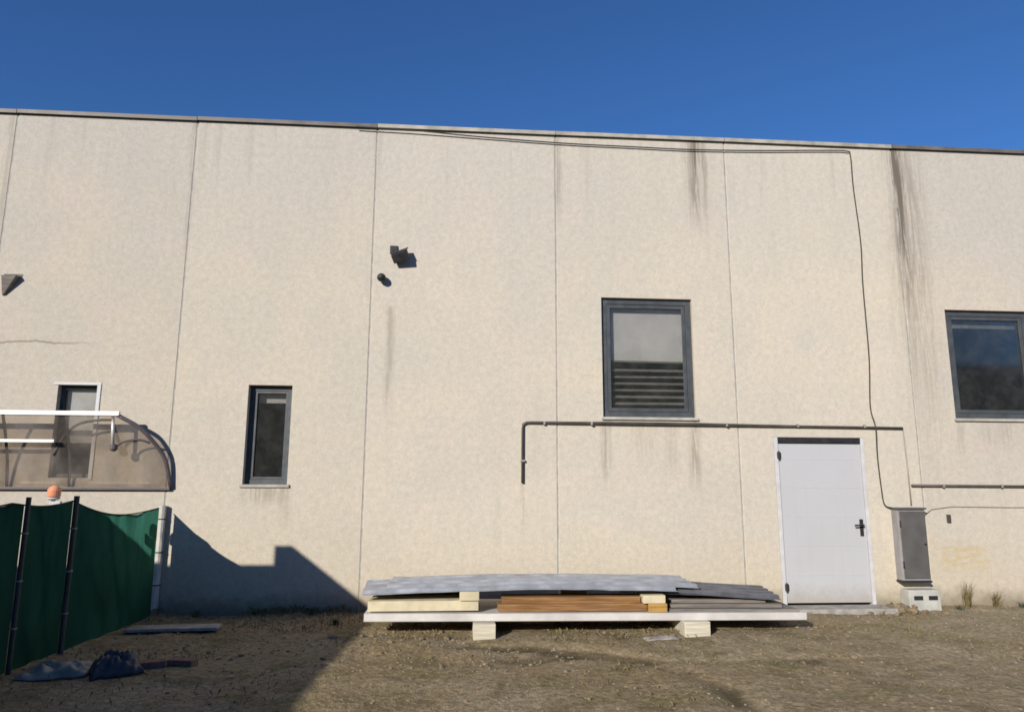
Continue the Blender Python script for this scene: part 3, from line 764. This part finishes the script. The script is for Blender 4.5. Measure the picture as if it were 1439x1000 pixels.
def metal_sheet(x0, x1, y0, y1, zf, mat, label, skew=0.0, pitch=0.19):
    """trapezoidal sheet, ribs along its length, sagging between its supports"""
    prof = []
    y = y0; 
    while y < y1 - 1e-6:
        for dy, dz in ((0.0, 0.0), (0.35, 0.0), (0.48, 0.03), (0.87, 0.03)):
            yy = y + dy * pitch
            if yy <= y1: prof.append((yy, dz))
        y += pitch
    n_ = 36
    bm = bmesh.new(); rows = []
    for i in range(n_ + 1):
        x = x0 + (x1 - x0) * i / n_
        rows.append([bm.verts.new((x + skew * (yy - y0), yy, zf(x, (yy - y0) / (y1 - y0)) + dz + 0.010 * noise.noise((x * 1.6, yy * 2.2, x0)) + 0.004 * noise.noise((x * 6, yy * 5, x1)))) for yy, dz in prof])
    for a, b in zip(rows, rows[1:]):
        for k in range(len(prof) - 1): bm.faces.new((a[k], a[k + 1], b[k + 1], b[k]))
    o = from_bm('metal_sheet', bm, mat)
    o.modifiers.new('thickness', 'SOLIDIFY').thickness = 0.0035
    return tag(o, label, 'metal sheet', 'metal sheets on the stack')
def zs1(x, v): return 0.438 + 0.015 * math.exp(-((x - 0.9) / 0.7) ** 2) - 0.035 * max(0, (0.0 - x)) ** 1.2 + 0.01 * v - 0.06 * max(0, x - 1.9) ** 1.6
def zs2(x, v): return 0.455 + 0.015 * math.exp(-((x - 0.9) / 0.8) ** 2) + 0.012 * v - 0.05 * max(0, x - 2.1) ** 1.5 - 0.012 * max(0, -x)
def zs3(x, v): return 0.405 - 0.055 * max(0, x - 2.0) ** 1.1 + 0.02 * v
metal_sheet(-0.93, 2.35, -1.33, -0.45, zs1, 'zinc', 'pale galvanised corrugated sheet, lower one sticking out at the left end', -0.06)
metal_sheet(-0.70, 2.62, -1.20, -0.36, zs2, 'zinc', 'grey corrugated sheet on the very top of the stack', 0.02)
metal_sheet(1.75, 3.50, -1.25, -0.42, zs3, 'zinc_dark', 'dark corrugated sheet drooping over the grey boards at the right end', 0.12)

# ------------------------------------------------------------------ litter in the shade
def crumple(name, cx, cy, w, d, h, mat, seed, label, cat, rz_=0.0, n_=34):
    bm = bmesh.new(); rows = []
    for i in range(n_ + 1):
        row = []
        for k in range(n_ + 1):
            u, v_ = i / n_ * 2 - 1, k / n_ * 2 - 1
            e = max(0, 1 - max(abs(u), abs(v_)) ** 4)
            x = u * w / 2 + 0.05 * w * noise.noise((u * 2, v_ * 2, seed)); y = v_ * d / 2 + 0.08 * d * noise.noise((u * 2, v_ * 2, seed + 5))
            f1 = 1 - 2.2 * abs(noise.noise((u * 1.5 + v_ * 0.8, v_ * 1.1, seed + 9))); f2 = 1 - 2.0 * abs(noise.noise((u * 3.4 - v_ * 1.5, v_ * 2.6, seed + 2)))
            z = h * e * (0.30 + 0.45 * max(f1, 0) + 0.22 * max(f2, 0) + 0.1 * noise.noise((u * 9, v_ * 9, seed)))
            X = cx + x * math.cos(rz_) - y * math.sin(rz_); Y_ = cy + x * math.sin(rz_) + y * math.cos(rz_)
            row.append(bm.verts.new((X, Y_, ground_z(X, Y_) + 0.008 + max(z, 0))))
        rows.append(row)
    for a, b in zip(rows, rows[1:]):
        for k in range(n_): bm.faces.new((a[k], a[k + 1], b[k + 1], b[k]))
    o = from_bm(name, bm, mat, smooth=True)
    o.modifiers.new('thickness', 'SOLIDIFY').thickness = 0.004
    return tag(o, label, cat)
crumple('plastic_sheet', -3.17, -2.62, 0.52, 0.34, 0.10, 'tarp', 1.0, 'crumpled pale plastic sheet on the shaded ground beside the fence', 'plastic sheet', 0.1)
crumple('plastic_bag', -2.72, -2.62, 0.38, 0.40, 0.17, 'blue', 4.0, 'crumpled dark bluish plastic bag on the shaded ground', 'bag', 0.5)
tag(box('old_board', (-3.35, -1.02, 0.02), (-2.45, -0.78, 0.05), 'board', bev=0.004, rot=Matrix.Rotation(R(4), 3, 'Z')), 'pale old board lying in the shade at the foot of the wall', 'board')
for k, (x, y, a) in enumerate(((-2.50, -2.48, 20), (-2.27, -2.42, -12))):
    tag(box('brick', (x - 0.11, y - 0.055, ground_z(x, y) - 0.004), (x + 0.11, y + 0.055, ground_z(x, y) + 0.055), 'brick', bev=0.006, rot=Matrix.Rotation(R(a), 3, 'Z')),
        ('reddish brick next to the dark bluish bag', 'reddish brick farther from the dark bluish bag')[k], 'brick', 'bricks in the shade')
crumple('paper_scrap', 2.10, -1.52, 0.36, 0.13, 0.015, 'board', 8.0, 'flat pale scrap on the ground left of the right bearer', 'scrap', 0.1, 10)

# rubble at the door, dry weeds, tub at the right edge
rb = empty('rubble_heap', (5.40, -0.28, 0))
lump = []
for k in range(4):
    bm = bmesh.new(); bmesh.ops.create_icosphere(bm, subdivisions=2, radius=1.0)
    for v_ in bm.verts: v_.co *= 0.8 + 0.45 * noise.noise(v_.co * 1.6 + Vector((k * 7, 0, 0)))
    me = bpy.data.meshes.new('lump'); bm.to_mesh(me); bm.free(); me.materials.append(M['soil']); lump.append(me)
for k in range(60):
    a = random.random() * 6.28; r = abs(random.gauss(0, 0.17))
    x, y = 5.40 + r * math.cos(a) * 1.5, -0.26 + r * math.sin(a) * 0.7
    if y > -0.03: y = -0.05 - random.random() * 0.1
    s_ = random.uniform(0.018, 0.055) * (1.25 - min(r, 0.5))
    o = bpy.data.objects.new('lump', lump[k % 4]); col.objects.link(o)
    o.location = (x, y, ground_z(x, y) + max(0, 0.08 - r * 0.2) * random.random()); o.scale = (s_ * 1.2, s_, s_ * 0.75)
    o.rotation_euler = (0, 0, random.random() * 6.28)
    adopt(rb, o)
tag(rb, 'small heap of brown rubble right of the door step', 'rubble')
def weed(cx, cy, n_, h, spread, mat, label, group):
    e = empty('weed', (cx, cy, ground_z(cx, cy)))
    bm = bmesh.new()
    for i in range(n_):
        a = random.random() * 6.28; l = h * random.uniform(0.5, 1.05); ln = spread * random.uniform(0.2, 1.0)
        p0 = Vector((cx + random.gauss(0, 0.02), cy + random.gauss(0, 0.02), ground_z(cx, cy) - 0.01))
        wd = Vector((-math.sin(a), math.cos(a), 0)) * random.uniform(0.003, 0.007)
        prev = None
        for k in range(5):
            t = k / 4
            p = p0 + Vector((math.cos(a) * ln * t * t, min(math.sin(a), 0.3) * ln * t * t, l * (t - 0.25 * t * t)))
            w_ = wd * (1 - t * 0.9)
            cur = (bm.verts.new(p - w_), bm.verts.new(p + w_))
            if prev: bm.faces.new((prev[0], prev[1], cur[1], cur[0]))
            prev = cur
    adopt(e, from_bm('leaves', bm, mat))
    return tag(e, label, 'weed', group)
weed(6.42, -0.10, 60, 0.42, 0.14, 'weed', 'tall dry weed at the wall near the right edge', 'weeds along the wall')
weed(6.22, -0.22, 40, 0.12, 0.12, 'weed_g', 'low green weed right of the white vent box', 'weeds along the wall')
weed(5.30, -0.42, 30, 0.07, 0.09, 'weed_g', 'tiny green weed at the corner of the door step', 'weeds along the wall')
weed(-1.65, -0.10, 70, 0.14, 0.16, 'weed_g', 'weed in the shade left of the stack', 'weeds along the wall')
weed(-1.30, -0.55, 70, 0.13, 0.2, 'weed_g', 'weed at the shadow edge by the stack corner', 'weeds along the wall')
for q, (x, y, n_, h_, sp, m_, lab) in enumerate((
        (3.86, -0.10, 45, 0.16, 0.12, 'weed', 'dry weed left of the door step by the stack'),
        (-2.30, -0.07, 50, 0.12, 0.14, 'weed_g', 'low green weed at the wall in the middle of the shade'),
        (-2.95, -0.09, 45, 0.15, 0.14, 'weed', 'dry weed at the wall near the fence post'),
        (6.05, -0.14, 35, 0.10, 0.10, 'weed', 'short dry weed touching the white vent box'),
        (7.15, -0.10, 40, 0.14, 0.14, 'weed_g', 'green weed under the right window'))):
    weed(x, y, n_, h_, sp, m_, lab, 'weeds along the wall')
weed(6.78, -0.12, 50, 0.30, 0.16, 'weed', 'shorter dry weed farthest right along the wall', 'weeds along the wall')

# gravel and bits of dry grass over the yard
bm = bmesh.new()
ico = bmesh.new(); bmesh.ops.create_icosphere(ico, subdivisions=1, radius=1.0)
iv = [v.co.copy() for v in ico.verts]; ifc = [[v.index for v in f_.verts] for f_ in ico.faces]; ico.free()
gv, gf = [], []
for i in range(11000):
    x = random.uniform(-4.5, 8.0); y = -abs(random.gauss(0, 2.2)) - 0.02
    if y < -6: continue
    if noise.noise((x * 0.7, y * 0.9, 7)) + random.uniform(-0.5, 0.5) < -0.05: continue
    s_ = 0.004 + 0.011 * random.random() ** 3 + (0.015 if random.random() < 0.008 else 0)
    b0 = len(gv); z = ground_z(x, y) + s_ * 0.2
    q = Matrix.Rotation(random.random() * 6.28, 3, 'Z')
    sx, sy, sz = s_ * random.uniform(0.8, 1.5), s_, s_ * random.uniform(0.5, 0.8)
    for v_ in iv:
        p = q @ Vector((v_.x * sx * random.uniform(0.85, 1.15), v_.y * sy, v_.z * sz)); gv.append((x + p.x, y + p.y, z + p.z))
    gf += [[b0 + k for k in f_] for f_ in ifc]
me = bpy.data.meshes.new('gravel'); me.from_pydata(gv, [], gf)
gv2, gf2 = [], []
for i in range(900):
    x = random.uniform(-4.5, 8.0); y = -abs(random.gauss(0, 2.0)) - 0.05
    if y < -6 or noise.noise((x * 0.8, y * 0.8, 27)) + random.uniform(-0.3, 0.3) < 0.05: continue
    s_ = 0.010 + 0.022 * random.random() ** 2
    b0 = len(gv2); z = ground_z(x, y) + s_ * 0.15; q = Matrix.Rotation(random.random() * 6.28, 3, 'Z')
    for v_ in iv:
        k = 0.75 + 0.5 * random.random()
        p = q @ Vector((v_.x * s_ * 1.3 * k, v_.y * s_ * k, v_.z * s_ * 0.7 * k)); gv2.append((x + p.x, y + p.y, z + p.z))
    gf2 += [[b0 + k for k in f_] for f_ in ifc]
me2 = bpy.data.meshes.new('soil_clods'); me2.from_pydata(gv2, [], gf2)
stuff(link_obj('soil_clods', me2, 'soil'), 'small clods of dry soil over the yard', 'soil')
stuff(link_obj('gravel', me, 'stone'), 'loose small stones scattered over the packed earth', 'gravel')
gv, gf = [], []
for i in range(11000):
    x = random.uniform(-4.5, 8.0); y = -abs(random.gauss(0, 1.9)) - 0.02
    near_wall = random.random() < 0.25
    if near_wall: y = -abs(random.gauss(0, 0.10)) - 0.012
    if y < -6 or (noise.noise((x * 0.9, y * 1.1, 17)) < (0.0 if near_wall else 0.08)): continue
    if 3.9 < x < 5.4 and y > -0.4: continue
    a = random.random() * 6.28; l = random.uniform(0.02, 0.06) * (1.8 if near_wall else 1.0)
    z = ground_z(x, y); wx, wy = -math.sin(a) * 0.0025, math.cos(a) * 0.0025
    dx, dy = math.cos(a) * l * 0.6, math.sin(a) * l * 0.6
    if y + dy > -0.005: dy = -abs(dy)
    b0 = len(gv)
    gv += [(x - wx, y - wy, z - 0.003), (x + wx, y + wy, z - 0.003), (x + dx * 0.4, y + dy * 0.4, z + l * 0.6), (x + dx, y + dy, z + l * 0.75)]
    gf += [(b0, b0 + 1, b0 + 2), (b0 + 1, b0 + 3, b0 + 2)]
me = bpy.data.meshes.new('dry_grass'); me.from_pydata(gv, [], gf)
stuff(link_obj('dry_grass', me, 'weed'), 'sparse short dry grass over the yard', 'grass')
